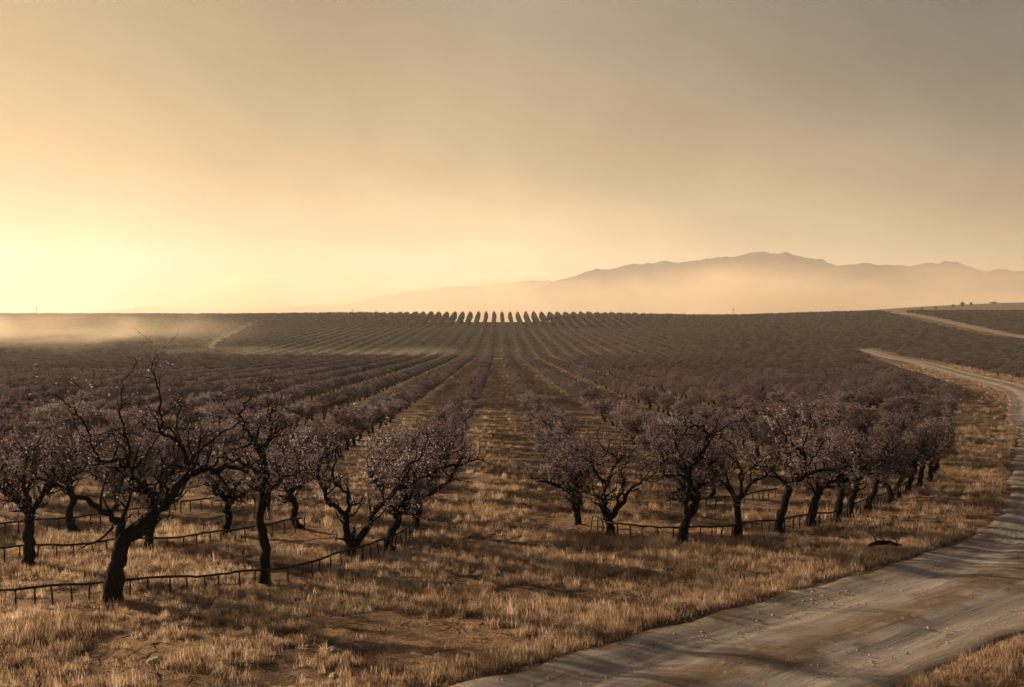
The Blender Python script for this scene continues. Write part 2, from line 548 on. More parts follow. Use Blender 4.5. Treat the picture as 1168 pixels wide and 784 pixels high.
# the trees along the front edge, drawn one by one
HEROES = [
 # x, y, height for twigs, blossoms, label, origin, unit, limbs
 (-9.9, 25.4, 5.6, 2300, 'tallest black gnarled almond tree, bare antler branches rising over the mist, thick leaning trunk', (235, 605), 97, [
   ([(235, 605), (245, 540), (258, 490), (268, 455), (290, 425)], .27, .21),
   ([(285, 430), (330, 393), (372, 348), (405, 300), (440, 287), (500, 278), (548, 292)], .20, .05),
   ([(266, 450), (258, 405), (215, 375), (150, 335), (95, 312), (30, 290)], .15, .03),
   ([(338, 385), (335, 340), (318, 326), (290, 308), (275, 285), (262, 255), (260, 215), (238, 165), (230, 100), (228, 45)], .11, .016),
   ([(268, 262), (235, 250), (203, 250), (188, 215), (180, 160), (155, 115), (138, 78)], .055, .014),
   ([(405, 302), (418, 265), (408, 230), (380, 198), (345, 178), (352, 140), (345, 80), (328, 25)], .10, .016),
   ([(416, 266), (440, 235), (475, 200), (510, 175), (560, 158)], .06, .015),
   ([(372, 350), (362, 300), (385, 275), (412, 262)], .06, .03),
   ([(260, 405), (275, 340), (262, 300), (285, 265), (332, 190)], .06, .018)]),
 (-6.5, 27.4, 4.6, 2600, 'almond tree with one upright pole-like trunk between the tallest and the wide forked tree', (110, 670), 96, [
   ([(110, 670), (115, 600), (106, 540), (105, 480), (112, 400), (112, 330)], .17, .11),
   ([(112, 380), (70, 355), (35, 335), (-30, 325)], .09, .02),
   ([(112, 335), (90, 290), (60, 260), (48, 210), (75, 170)], .09, .018),
   ([(112, 330), (135, 280), (140, 220), (165, 175)], .08, .016),
   ([(110, 440), (150, 400), (185, 375), (230, 365)], .07, .016)]),
 (-4.5, 30.4, 4.4, 3600, 'wide almond tree forked low into two stems, long right limb reaching over the grass lane', (350, 610), 86, [
   ([(350, 610), (349, 588), (350, 572)], .19, .17),
   ([(350, 580), (335, 520), (335, 488), (300, 455), (280, 420), (268, 370), (285, 320)], .14, .03),
   ([(352, 580), (390, 530), (430, 470), (470, 440), (540, 405), (630, 385), (695, 378)], .15, .03),
   ([(335, 490), (348, 440), (320, 400), (312, 350), (330, 300)], .09, .02),
   ([(430, 470), (420, 430), (390, 408), (380, 350)], .06, .018),
   ([(470, 440), (490, 380), (530, 340), (545, 300)], .07, .018),
   ([(300, 455), (255, 400), (200, 380), (150, 370)], .06, .016),
   ([(560, 400), (590, 360), (640, 335)], .05, .016)]),
 (3.85, 34.0, 4.2, 3800, 'low broad almond tree, squat trunk and candelabra limbs, at the grass lane right corner', (355, 605), 86, [
   ([(355, 605), (356, 575), (353, 550)], .18, .15),
   ([(352, 555), (325, 500), (300, 488), (270, 470), (235, 430)], .10, .02),
   ([(352, 550), (340, 500), (348, 462), (368, 420), (382, 385), (350, 365), (330, 340)], .10, .02),
   ([(360, 550), (400, 510), (430, 472), (472, 450), (525, 430)], .12, .02),
   ([(362, 552), (385, 490), (398, 450), (400, 400), (440, 340)], .09, .018),
   ([(350, 465), (310, 420), (290, 380), (250, 370)], .06, .018)]),
 (6.05, 32.3, 4.4, 1500, 'almond tree with an S-bent black trunk and an open loop of bare limbs', (575, 640), 91, [
   ([(575, 640), (573, 600), (586, 560), (604, 530), (612, 508), (604, 480), (590, 462)], .19, .12),
   ([(583, 545), (578, 515), (583, 490), (594, 468)], .09, .08),
   ([(590, 465), (588, 420), (602, 392), (627, 358), (642, 312), (620, 282), (585, 285), (560, 308)], .11, .03),
   ([(588, 410), (572, 382), (552, 342), (560, 308), (545, 285)], .07, .03),
   ([(640, 315), (690, 288), (738, 250)], .05, .014),
   ([(592, 445), (560, 430), (522, 432), (510, 400), (488, 394), (460, 420)], .07, .015),
   ([(598, 470), (640, 450), (690, 440)], .06, .015)]),
 (8.2, 33.7, 4.1, 3000, 'upright almond tree, straight post-like trunk and goblet limbs, by the S-bent tree', (743, 618), 88, [
   ([(743, 618), (742, 560), (738, 498)], .17, .14),
   ([(738, 503), (712, 462), (685, 450), (650, 462), (630, 440)], .09, .02),
   ([(742, 500), (780, 455), (836, 425), (860, 380)], .10, .02),
   ([(740, 500), (756, 440), (750, 390), (735, 345), (700, 330)], .09, .018),
   ([(725, 475), (700, 420), (722, 380), (690, 360)], .06, .018),
   ([(780, 455), (790, 400), (830, 370)], .05, .016)]),
 (9.8, 34.4, 4.5, 2700, 'almond tree leaning right on a thick slanting trunk, upright antler twigs above it', (205, 575), 99, [
   ([(205, 575), (203, 545), (220, 490), (240, 420), (266, 385)], .20, .14),
   ([(262, 390), (302, 364), (380, 340), (425, 330)], .11, .025),
   ([(266, 388), (300, 332), (290, 290), (322, 212), (330, 150)], .09, .016),
   ([(300, 312), (240, 262), (215, 232), (195, 180)], .06, .016),
   ([(238, 420), (190, 370), (150, 352), (110, 330)], .09, .018),
   ([(302, 364), (320, 310), (370, 285)], .06, .016)]),
 (11.3, 35.6, 4.3, 2900, 'almond tree whose trunk sweeps into a long right arm, next after the slanting one', (325, 555), 96, [
   ([(325, 555), (331, 500), (345, 450), (360, 420)], .19, .14),
   ([(358, 424), (400, 390), (470, 360), (515, 365)], .11, .02),
   ([(350, 440), (348, 380), (338, 340), (370, 310), (405, 318)], .08, .02),
   ([(360, 420), (390, 360), (385, 300), (420, 260)], .08, .018),
   ([(345, 450), (310, 400), (290, 370)], .07, .018)]),
]
for (x, y, H, nb, label, org, unit, lines) in HEROES:
    limbs = sketch(org, unit, lines, rs)
    ms = tree_meshes(limbs, int(1000 + x * 10), H, int(nb * (.3 if x < -9 else .85)), .036, .6 if x < -9 else .78)
    plant_tree(x, y, ms, label, G_FRONT)
    trees_xy.append((x, y))

# more single trees of the front edge, each grown on its own
SINGLES = [
 (-13.9, 29.4, 4.7, (.02, 0), 'two-stemmed dark almond tree at the left margin beside the second pipe line'),
 (-11.3, 31.9, 4.2, (.2, 0), 'small almond tree leaning right behind the trunk of the tallest tree'),
 (-14.9, 35.0, 4.0, (-.1, 0), 'slim almond tree behind the two-stemmed tree at the left margin'),
 (-9.4, 34.3, 3.9, (.1, 0), 'almond tree standing behind the second pipe line left of the upright pole-like tree'),
 (-7.0, 35.2, 3.8, (-.3, 0), 'almond tree with a crossed fork seen between the pole-like tree and the wide forked tree'),
 (-3.5, 31.9, 3.9, (.2, 0), 'almond tree tucked behind the long right limb of the wide forked tree'),
 (-2.9, 34.6, 3.8, (.1, 0), 'almond tree beside the grass lane, second back from the wide forked tree'),
 (-3.1, 37.4, 3.8, (-.05, 0), 'almond tree beside the grass lane, third back from the wide forked tree'),
 (2.9, 36.0, 3.6, (-.15, 0), 'small almond tree at the right edge of the lane, behind the low broad tree'),
 (3.1, 38.8, 3.7, (.05, 0), 'almond tree on the right edge of the lane, second behind the low broad tree'),
 (7.3, 37.2, 3.7, (.2, 0), 'almond tree set back between the S-bent tree and the post-like tree'),
 (12.5, 36.3, 4.2, (.12, 0), 'almond tree with a curved trunk, third from the slanting one going right'),
 (13.25, 37.4, 4.0, (.3, .1), 'narrow almond tree, fourth from the slanting one going right along the road side'),
]
for i, (x, y, H, lean, label) in enumerate(SINGLES):
    rnd = random.Random(300 + i); H *= .84
    ms = tree_meshes(auto_limbs(rnd, H, lean, th=H * rnd.uniform(.36, .45), r=H * .043), 400 + i, H, 4200, .036, .9)
    plant_tree(x, y, ms, label, G_FRONT)
    trees_xy.append((x, y))

# prototypes for the trees behind
PROTO = []
for i in range(8):
    rnd = random.Random(50 + i)
    H = 2.75
    PROTO.append(tree_meshes(auto_limbs(rnd, H, (rnd.gauss(0, .12), rnd.gauss(0, .12)), nl=4, r=.13, th=1.0, spread=.8), 60 + i, H, 8000, .04, 1.0, zmin=.9, twig_r=1.2))
EDGEP = []
for i in range(6):
    rnd = random.Random(150 + i)
    EDGEP.append(tree_meshes(auto_limbs(rnd, 2.9, (rnd.gauss(.15, .12), rnd.gauss(0, .12)), r=.14, th=1.3, spread=1.0), 160 + i, 2.9, 4200, .036, .95, zmin=1.15, twig_r=1.1))

BORDER = catmull([(13.25, 37.4), (14.5, 38.9), (15.9, 40.4), (17.1, 42.0), (18.6, 44.3), (21.7, 49.2), (26.5, 60), (34, 76), (39, 86), (57, 130), (75, 187), (111, 300), (131, 372)], 12)
bd = np.concatenate([[0], np.cumsum(np.linalg.norm(np.diff(BORDER, axis=0), axis=1))])
border_pts = []
s_ = 2.1
while s_ < bd[-1]:
    bx, by = np.interp(s_, bd, BORDER[:, 0]), np.interp(s_, bd, BORDER[:, 1])
    border_pts.append((bx, by))
    s_ += 2.0 if by < 60 else (2.7 if by < 130 else 3.6)

def border_x(y):            # eastern limit of the near block
    return np.interp(y, BORDER[:, 1], BORDER[:, 0])

def front_y(x):             # southern limit of the grid
    return np.interp(x, [-60, -14, -9.9, -4.5, -2.9, 2.9, 3.85, 8.2, 11.3, 14.5], [33, 33, 33.5, 35, 37, 38.5, 37.5, 37.5, 39, 42])

def in_view(x, y, m=6.0):
    return np.abs(x - .014 * y) < (.5141 * y + m)

ROWS, STEP = 6.0, 3.0
near_grid, far_pts, olive_pts = [], [], []
for k in range(-75, 76):
    rx = 3 + 6 * k
    for y in np.arange(30, 338, STEP):
        yj = y + rng.normal(0, .25); xj = rx + rng.normal(0, .16)
        if not in_view(xj, yj, 10): continue
        if yj < front_y(xj) or (xj > border_x(yj) - 2.2 and yj < 372):
            # the dark orchard on the other side of the road
            if xj < border_x(yj) + (9 if yj < 140 else 16) or yj < 85: continue
        near_grid.append((xj, yj, k))
ng = np.array([(a, b) for a, b, _ in near_grid])
d_road = dist_poly(ng[:, 0], ng[:, 1], ROADC)
hx = np.array(trees_xy)
keep = []
for (x, y, k), dr in zip(near_grid, d_road):
    if dr < ROAD_W / 2 + 2.6: continue
    if y < 60 and np.min(np.hypot(hx[:, 0] - x, hx[:, 1] - y)) < 2.4: continue
    keep.append((x, y, k))

ORD = ['', 'first', 'second', 'third', 'fourth', 'fifth', 'sixth', 'seventh', 'eighth', 'ninth', 'tenth', 'eleventh', 'twelfth', 'thirteenth',
       'fourteenth', 'fifteenth', 'sixteenth', 'seventeenth', 'eighteenth', 'nineteenth', 'twentieth', 'twenty-first', 'twenty-second', 'twenty-third',
       'twenty-fourth', 'twenty-fifth', 'twenty-sixth', 'twenty-seventh', 'twenty-eighth', 'twenty-ninth', 'thirtieth',
       'thirty-first', 'thirty-second', 'thirty-third', 'thirty-fourth', 'thirty-fifth', 'thirty-sixth', 'thirty-seventh', 'thirty-eighth', 'thirty-ninth', 'fortieth']

# choose which stand as individuals: the nearest ones, border row first
N_BORDER = [p for p in border_pts if p[1] < 112]
for i, (x, y) in enumerate(N_BORDER):
    if i + 5 < len(ORD):
        lab = 'almond tree in the hedge-like line beside the road, %s past the slanting one' % ORD[i + 5]
    else: break
    plant_tree(x, y, EDGEP[(i * 5) % 6], lab, 'almond trees lining the dirt road', rs.uniform(-.6, .6), rs.uniform(.80, .98) * (1 - .1 * min(1, max(0, (y - 44) / 20))), 1.0 - .3 * min(1, max(0, (y - 42) / 50)))
    trees_xy.append((x, y))
border_used = i if i + 5 >= len(ORD) else i + 1
far_pts += [(x, y) for x, y in border_pts[border_used:]]
budget = 298 - len(trees_xy)
keep.sort(key=lambda t: t[1])
per_row = {}
for n, (x, y, k) in enumerate(keep):
    if n < budget and in_view(x, y, 1.5):
        per_row[k] = per_row.get(k, 0) + 1
        j = per_row[k]
        r = k + 1 if k >= 0 else -k
        side = 'right' if k >= 0 else 'left'
        lab = '%s grid tree back in the %s orchard row %s of the grass lane, purplish blossom' % (ORD[j], ORD[r], side)
        plant_tree(x, y, PROTO[(n * 5 + k) % 8], lab.replace('grid ', ''), 'almond trees standing in the near rows', rs.uniform(0, 6.28), rs.uniform(.86, 1.04) * .99, .98 - .36 * min(1, max(0, (y - 40) / 45)), 1.0 + .04 * min(1, max(0, (y - 38) / 14)))
        trees_xy.append((x, y))
    else:
        far_pts.append((x, y))

# second block on the slope beyond the cross lane
for k in range(-95, 96):
    rx = 3 + 6 * k
    for y in np.arange(347, 775, 3.0):
        xj = rx + rng.normal(0, .15); yj = y + rng.normal(0, .25)
        if in_view(xj, yj, 12): olive_pts.append((xj, yj))
    for y in np.arange(340, 347, 3.5):            # the far side of the road only
        if rx > 150 and in_view(rx, y, 12): olive_pts.append((rx, y))
op = np.array(olive_pts)
ok = (dist_poly(op[:, 0], op[:, 1], ROADC) > 5.2) & (dist_poly(op[:, 0], op[:, 1], FARROAD) > 5.0) & (dist_poly(op[:, 0], op[:, 1], TRACK) > 2.6)
ok &= ~((op[:, 0] < np.interp(op[:, 1], FARROAD[:, 1], FARROAD[:, 0])) & (op[:, 0] > np.interp(op[:, 1], FARROAD[:, 1], FARROAD[:, 0]) - 17))
ok &= ~((op[:, 1] < 402) & (op[:, 0] < np.interp(op[:, 1], ROADC[:, 1], ROADC[:, 0])) & (op[:, 0] > np.interp(op[:, 1], ROADC[:, 1], ROADC[:, 0]) - 8))
op = op[ok]
fp = np.array(far_pts)

# --------------------------------------------------------------- scattering (geometry nodes)
def scatter(name, protos, P, rz, sc, idx, label, mats, tilt=None):
    n = len(P)
    me = bpy.data.meshes.new(name)
    me.vertices.add(n)
    me.vertices.foreach_set('co', np.asarray(P, np.float32).ravel())
    rot = np.zeros((n, 3), np.float32); rot[:, 2] = rz
    if tilt is not None: rot[:, :2] = tilt
    sc = np.asarray(sc, np.float32)
    if sc.ndim == 1: sc = np.stack([sc] * 3, 1)
    a = me.attributes.new('rot', 'FLOAT_VECTOR', 'POINT'); a.data.foreach_set('vector', rot.ravel())
    a = me.attributes.new('scl', 'FLOAT_VECTOR', 'POINT'); a.data.foreach_set('vector', sc.ravel())
    a = me.attributes.new('pick', 'INT', 'POINT'); a.data.foreach_set('value', np.asarray(idx, np.int32))
    for m in mats: me.materials.append(m)
    o = link(name, me)
    tag(o, label, None, None, 'stuff')
    g = bpy.data.node_groups.new(name, 'GeometryNodeTree')
    g.interface.new_socket('Geometry', in_out='INPUT', socket_type='NodeSocketGeometry')
    g.interface.new_socket('Geometry', in_out='OUTPUT', socket_type='NodeSocketGeometry')
    N, Lk = g.nodes, g.links
    gi, go = N.new('NodeGroupInput'), N.new('NodeGroupOutput')
    join = N.new('GeometryNodeGeometryToInstance')
    for p in reversed(protos):
        oi = N.new('GeometryNodeObjectInfo')
        oi.inputs['Object'].default_value = p
        oi.inputs['As Instance'].default_value = True
        oi.transform_space = 'ORIGINAL'
        Lk.new(oi.outputs['Geometry'], join.inputs[0])
    def attr(nm, typ):
        a = N.new('GeometryNodeInputNamedAttribute'); a.data_type = typ; a.inputs['Name'].default_value = nm
        return a.outputs['Attribute']
    ip = N.new('GeometryNodeInstanceOnPoints')
    ip.inputs['Pick Instance'].default_value = True
    Lk.new(gi.outputs[0], ip.inputs['Points'])
    if len(protos) == 1:
        Lk.new(oi.outputs['Geometry'], ip.inputs['Instance'])
        ip.inputs['Pick Instance'].default_value = False
    else:
        Lk.new(join.outputs[0], ip.inputs['Instance'])
    Lk.new(attr('pick', 'INT'), ip.inputs['Instance Index'])
    e2r = N.new('FunctionNodeEulerToRotation')
    Lk.new(attr('rot', 'FLOAT_VECTOR'), e2r.inputs[0])
    Lk.new(e2r.outputs[0], ip.inputs['Rotation'])
    Lk.new(attr('scl', 'FLOAT_VECTOR'), ip.inputs['Scale'])
    Lk.new(ip.outputs[0], go.inputs[0])
    md = o.modifiers.new('scatter', 'NODES'); md.node_group = g
    return o

def source(me):
    """mesh data for the scatter, kept out of the scene"""
    return bpy.data.objects.new(me.name, me)

def far_tree(seed, mat, H=1.8, n=900, size=.2, shape=(1.28, 2.4, .58)):
    rnd = random.Random(seed); nr = np.random.default_rng(seed)
    mb = MB()
    for pts, r0, r1 in auto_limbs(rnd, H, nl=4, r=.12, spread=.5):
        pts = smooth_limb(pts, 2)
        mb.tube(pts, [r0 + (r1 - r0) * i / (len(pts) - 1) for i in range(len(pts))], 5)
    V0 = np.array([tuple(v) for v in mb.v]); F0 = [f for f in mb.f if len(f) == 4]
    # leaf clumps through an uneven flattened crown
    P = nr.normal(size=(n * 3, 3)); P /= np.linalg.norm(P, axis=1)[:, None]
    P *= (nr.uniform(.15, 1, (len(P), 1))) ** .5
    P = P * np.array(shape) + np.array([0, 0, .36 + shape[2]])
    w = np.array([mnoise.noise(Vector(p) * 1.1 + Vector((seed, 0, 0))) for p in P])
    P = P[w > -.12][:n]
    P[:, 2] = np.where(P[:, 2] < .42, .42 + nr.uniform(0, .5, len(P)), P[:, 2])
    V, F = card_cloud(P, size, nr, .55)
    me = mesh_np('far_almond_tree', np.concatenate([V0, V]), np.concatenate([np.array(F0), F + len(V0)]), [M_BARK, mat],
                 np.concatenate([np.zeros(len(F0)), np.ones(len(F))]))
    return me

fz = T(fp[:, 0], fp[:, 1])
mid = fp[:, 1] < 190
src_mid = [source(far_tree(90 + i, M_MIDCROWN, n=3200, size=.085)) for i in range(5)]
src_far = [source(far_tree(100 + i, M_FARCROWN, n=1100, size=.17)) for i in range(4)]
src_olv = [source(far_tree(110 + i, M_OLIVECROWN, n=900, size=.24, shape=(1.12, 2.4, .52))) for i in range(4)]

def orchard(name, pts, src, label, mats, sxy=1.0, sz=None):
    n = len(pts)
    P = np.stack([pts[:, 0], pts[:, 1], T(pts[:, 0], pts[:, 1])], 1)
    s = rng.uniform(.94, 1.06, n)
    sc = np.stack([s * sxy, s * sxy, s if sz is None else sz * rng.uniform(.88, 1.10, n)], 1)
    rz = rng.choice([0, math.pi], n) + rng.normal(0, .15, n)
    scatter(name, src, P, rz, sc, rng.integers(0, len(src), n), label, mats)

orchard('almond_orchard_middle', fp[mid], src_mid, 'almond rows closing up behind the nearest trees', [M_MIDCROWN, M_BARK], 1.0, 1.25 - .25 * sst(90, 180, fp[mid][:, 1]))
orchard('almond_orchard_far', fp[~mid], src_far, 'far almond rows running down to the cross lane', [M_FARCROWN, M_BARK])
ht = .97 + 4.3 * sst(600, 762, op[:, 1]) * (1 - sst(50, 200, np.abs(op[:, 0])) *   .8)
orchard('hedge_orchard', op, src_olv, 'olive brown tree rows on the slope up to the ridge', [M_OLIVECROWN, M_BARK], 1.02, ht)

# --------------------------------------------------------------- low pipes on stakes
PIPES = []
def pipe_line(pts, label, h=.46, step=.44, posts=True):
    P = catmull(pts, 10)
    PIPES.append(P[::4])
    d = np.concatenate([[0], np.cumsum(np.linalg.norm(np.diff(P, axis=0), axis=1))])
    rnd = random.Random(int(abs(pts[0][0]) * 100))
    x0, y0 = P[0]
    z0 = float(T(x0, y0))
    o = thing('irrigation_line', label, 'irrigation pipe', (x0, y0, z0), 0, 'low irrigation pipes on stakes')
    s = np.arange(0, d[-1], .2)
    px, py = np.interp(s, d, P[:, 0]), np.interp(s, d, P[:, 1])
    pz = T(px, py) + h + .012 * np.sin(s * 3.1 + 2 * np.sin(s * .7)) + .014 * np.sin(s * .53 + 1) + rng.normal(0, .008, len(s))
    mb = MB()
    mb.tube([(a - x0, b - y0, c - z0) for a, b, c in zip(px, py, pz)], [.03 + .007 * rnd.random() for _ in s], 7)
    link('pipe', mb.mesh('pipe', [M_PIPE]), o)
    q = .15
    while q < d[-1]:
        a, b = np.interp(q, d, P[:, 0]), np.interp(q, d, P[:, 1])
        zt = float(np.interp(q, s, pz)); zb = float(T(a, b)) - .1
        mb = MB()
        lx, ly = rnd.gauss(0, .03), rnd.gauss(0, .03)
        mb.tube([(0, 0, 0), (lx * .5 + rnd.gauss(0, .008), ly * .5, (zt - zb) * .5), (lx, ly, zt - zb + .02)], [.022, .026, .02], 6)
        st = link('stake', mb.mesh('stake', [M_STAKE]), o, (a - x0 - lx, b - y0 - ly, zb - z0))
        q += step * rnd.uniform(.75, 1.3)

pipe_line([(-13.6, 25.0), (-12.1, 25.05), (-10.95, 25.55), (-9.8, 25.95), (-8.6, 26.4), (-7.4, 26.8), (-6.3, 27.05), (-5.4, 27.8), (-4.6, 29.3), (-3.7, 30.9), (-2.95, 33.6), (-2.9, 38)],
          'front black pipe on short stakes running past the tallest tree and the wide forked tree')
pipe_line([(-16, 29.7), (-14.6, 30.2), (-13.2, 30.5), (-11.8, 31.5), (-10, 32.0), (-8.4, 33.2), (-6.8, 35)],
          'second black pipe on short stakes, behind the tallest tree and the two-stemmed tree')
pipe_line([(-18.0, 33.8), (-16.2, 34.5), (-14.2, 36.1), (-12.3, 38.5), (-10, 41)], 'rearmost low pipe on stakes, left margin, deep under the trees')
pipe_line([(3.3, 35.2), (3.95, 33.6), (5.0, 33.1), (6.0, 32.9), (7.2, 33.0), (8.3, 33.75), (9.7, 34.35), (10.6, 35.0), (11.4, 35.5), (12.5, 36.2), (14.0, 38.1), (15.6, 40.0), (18.2, 43.6)],
          'black pipe on short stakes linking the S-bent tree, the slanting tree and the road-side trees')
pipe_line([(6.6, 38.6), (8.2, 39.2), (10, 40.2), (12, 42)], 'short rear pipe on stakes behind the post-like tree', .4)

# --------------------------------------------------------------- dry grass
def tuft(seed, n, h, spread, w, lean=.5, mat=None):
    nr = np.random.default_rng(seed)
    V, F = [], []
    for i in range(n):
        a = nr.uniform(0, 6.28); r = spread * nr.uniform(0, 1) ** .7
        p = np.array([math.cos(a) * r, math.sin(a) * r, -.03])
        dirn = nr.uniform(0, 6.28); out = np.array([math.cos(dirn), math.sin(dirn), 0])
        L = h * nr.uniform(.45, 1.15); ln = lean * nr.uniform(.1, 1.2)
        side = np.array([-out[1], out[0], 0]) * w * nr.uniform(.6, 1.3) * .5
        b = len(V)
        for t, ww in ((0, 1), (.45, .85), (.8, .55), (1.0, .12)):
            c = p + out * ln * L * t * t + np.array([0, 0, L * t * (1 - .25 * ln * t)])
            V += [c - side * ww, c + side * ww]
        for k in range(3):
            F.append((b + 2 * k, b + 2 * k + 1, b + 2 * k + 3, b + 2 * k + 2))
    return source(mesh_np('grass_tuft', np.array(V), np.array(F), [mat or M_GRASS]))

tufts = [tuft(1, 38, .18, .15, .009), tuft(2, 30, .25, .12, .008, .35), tuft(3, 46, .11, .24, .010, 1.1, M_LITTER),
         tuft(4, 24, .36, .10, .007, .45), tuft(5, 46, .14, .2, .009, .8)]

def patch(x, y, s, seed):
    return np.array([mnoise.noise(Vector((a * s + seed, b * s * 1.6, seed))) for a, b in zip(x, y)])

def grass_points(n, y0, y1):
    y = np.sqrt(rng.uniform(y0 ** 2, y1 ** 2, n))
    x = rng.uniform(-1, 1, n) * (.53 * y + 2) + .014 * y
    d = dist_poly(x, y, ROADC)
    # signed side of the road not needed: keep off the worn part, sparse on the middle strip
    e = d - ROAD_W / 2
    pn = patch(x, y, .22, 3) + .55 * patch(x, y, .75, 9)
    bare = (y < 24.6 - .25 * np.abs(x + 2)) & (x < 6) & (x > -9)                  # thin trampled strip before the front trees
    lane = (np.abs(x) < 1.9) & (y > 40)
    orch = (y > front_y(x) + 5) & (x < border_x(y))
    p = .66 + 1.35 * pn
    for PL in PIPES:
        p = np.where(dist_poly(x, y - .15, PL) < .45, p * .12, p)
    p = np.where(bare, p * np.where(pn > .16, .9, .10), p)
    p = np.where(orch & ~lane, p * .5, p)
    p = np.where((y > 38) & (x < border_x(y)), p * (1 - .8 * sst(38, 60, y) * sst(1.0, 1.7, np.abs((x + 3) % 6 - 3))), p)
    p = np.where(e < 0, np.where(d < .7, .12 + .55 * (pn > .05), 0.0), p)
    p = np.where((e > 0) & (e < 1.1), 1.2, p)
    k = rng.uniform(0, 1, n) < p
    return x[k], y[k], e[k], pn[k]

def grow(n, y0, y1, size, nm, label):
    x, y, e, pn = grass_points(n, y0, y1)
    m = len(x)
    z = T(x, y)
    s = size * rng.uniform(.65, 1.25, m) * (1 + .35 * np.clip(pn, -.5, 1))
    s = np.where((e > 0) & (e < 1.0), s * 1.12, s)
    s = np.where(e < 0, s * .45, s)
    idx = rng.choice(5, m, p=[.27, .17, .34, .05, .17])
    tl = rng.normal(0, .1, (m, 2))
    scatter(nm, tufts, np.stack([x, y, z], 1), rng.uniform(0, 6.28, m), s, idx, label, [M_GRASS, M_LITTER], tl)

grow(64000, 13, 34, 1.0, 'grass', 'dry golden grass before the front trees')
grow(42000, 34, 75, 1.25, 'orchard_grass', 'dry golden grass between the near trees')
grow(44000, 75, 260, 1.7, 'far_grass', 'dry grass in the lanes further down')

# dark fallen twigs and clods lying in the grass
def litter():
    nr = np.random.default_rng(5)
    mb = MB()
    for i in range(2600):
        y = math.sqrt(nr.uniform(15 ** 2, 38 ** 2)); x = nr.uniform(-1, 1) * .53 * y
        if dist_poly(x, y, ROADC)[0] < ROAD_W / 2 + .2: continue
        if mnoise.noise(Vector((x * .3, y * .5, 2))) < -.05: continue
        z = float(T(x, y)) + .03
        a = nr.uniform(0, 6.28); L = nr.uniform(.15, .7)
        d = Vector((math.cos(a), math.sin(a), nr.uniform(-.02, .15)))
        p = Vector((x, y, z))
        q = p + d * L * .5 + Vector((0, 0, nr.uniform(-.01, .04)))
        mb.tube([p, q, p + d * L + Vector((nr.normal(0, .05), nr.normal(0, .05), 0))], [.009, .007, .004], 4)
    tag(link('litter', mb.mesh('litter', [M_STAKE])), 'dark fallen twigs lying in the dry grass', None, None, 'stuff')
litter()

def pebbles():
    nr = np.random.default_rng(8)
    V, F = [], []
    base = np.array([(1, 0, 0), (-1, 0, 0), (0, 1, 0), (0, -1, 0), (0, 0, .7), (0, 0, -.7)], float)
    tri = [(0, 2, 4), (2, 1, 4), (1, 3, 4), (3, 0, 4), (2, 0, 5), (1, 2, 5), (3, 1, 5), (0, 3, 5)]
    L = ROADC[(ROADC[:, 1] < 60)]
    nn = normals2(L)
    for i in range(4500):
        j = nr.integers(0, len(L) - 1); t = nr.uniform()
        c = L[j] * (1 - t) + L[j + 1] * t + nn[j] * nr.uniform(-.5, .5) * ROAD_W * 1.05
        r = .010 + .05 * nr.uniform() ** 6
        p = np.array([c[0], c[1], float(T(c[0], c[1])) + r * .25])
        b = len(V)
        q = base * r * nr.uniform(.6, 1.3, (6, 3))
        V += list(q + p); F += [tuple(b + k for k in f) for f in tri]
    tag(link('gravel', mesh_np('gravel', np.array(V), np.array(F), [M_STONE])), 'small loose stones scattered over the dirt road', None, None, 'stuff')
pebbles()

# --------------------------------------------------------------- stones and a fallen branch
def stone(x, y, r, seed, label, dz=.2):
    nr = random.Random(seed)
    import bmesh
    bm = bmesh.new()
    bmesh.ops.create_icosphere(bm, subdivisions=3, radius=r)
    off = Vector((seed * 3.1, 0, 0))
    for v in bm.verts:
        n = v.co.normalized()
        k = 1 + .35 * mnoise.noise(n * 1.6 + off) + .12 * mnoise.noise(n * 4 + off)
        v.co = Vector((v.co.x * k * 1.15, v.co.y * k * .95, v.co.z * k * .72))
    me = bpy.data.meshes.new('stone'); bm.to_mesh(me); bm.free()
    me.materials.append(M_STONE)
    o = link('stone', me, None, (x, y, float(T(x, y)) + r * dz))
    o.rotation_euler = (0, 0, nr.uniform(0, 6))
    tag(o, label, 'stone', 'loose stones in the grass')

stone(-7.15, 20.55, .16, 3, 'largest pale rounded stone in the dry grass below the tallest tree')
stone(-6.1, 21.3, .11, 4, 'mid-sized pale stone a step right of the largest stone', .35)
stone(-3.6, 21.35, .10, 5, 'pale stone alone on the trampled strip below the wide forked tree')
stone(-3.3, 19.7, .09, 6, 'small pale stone close to the road edge at the bottom')

def dead_branch():
    x, y = 12.35, 31.4
    z = float(T(x, y))
    o = thing('fallen_branch', 'dark fallen branch heap in the grass beside the dirt road', 'branch', (x, y, z))
    mb = MB()
    rnd = random.Random(4)
    mb.tube([(-.5, 0, .12), (-.2, .05, .2), (.15, 0, .22), (.5, -.1, .14)], [.05, .08, .07, .04], 8)
    link('log', mb.mesh('log', [M_BARK]), o)
    for i in range(5):
        mb = MB()
        p = wiggle_branch((rnd.uniform(-.5, .5), 0, .22), (rnd.gauss(0, 1), rnd.gauss(0, .5), rnd.uniform(.4, 1)), rnd.uniform(.25, .5), 5, .3, .05, rnd)
        mb.tube(p, [.026 - .004 * k for k in range(6)], 5)
        link('twig', mb.mesh('twig', [M_BARK]), o)
dead_branch()

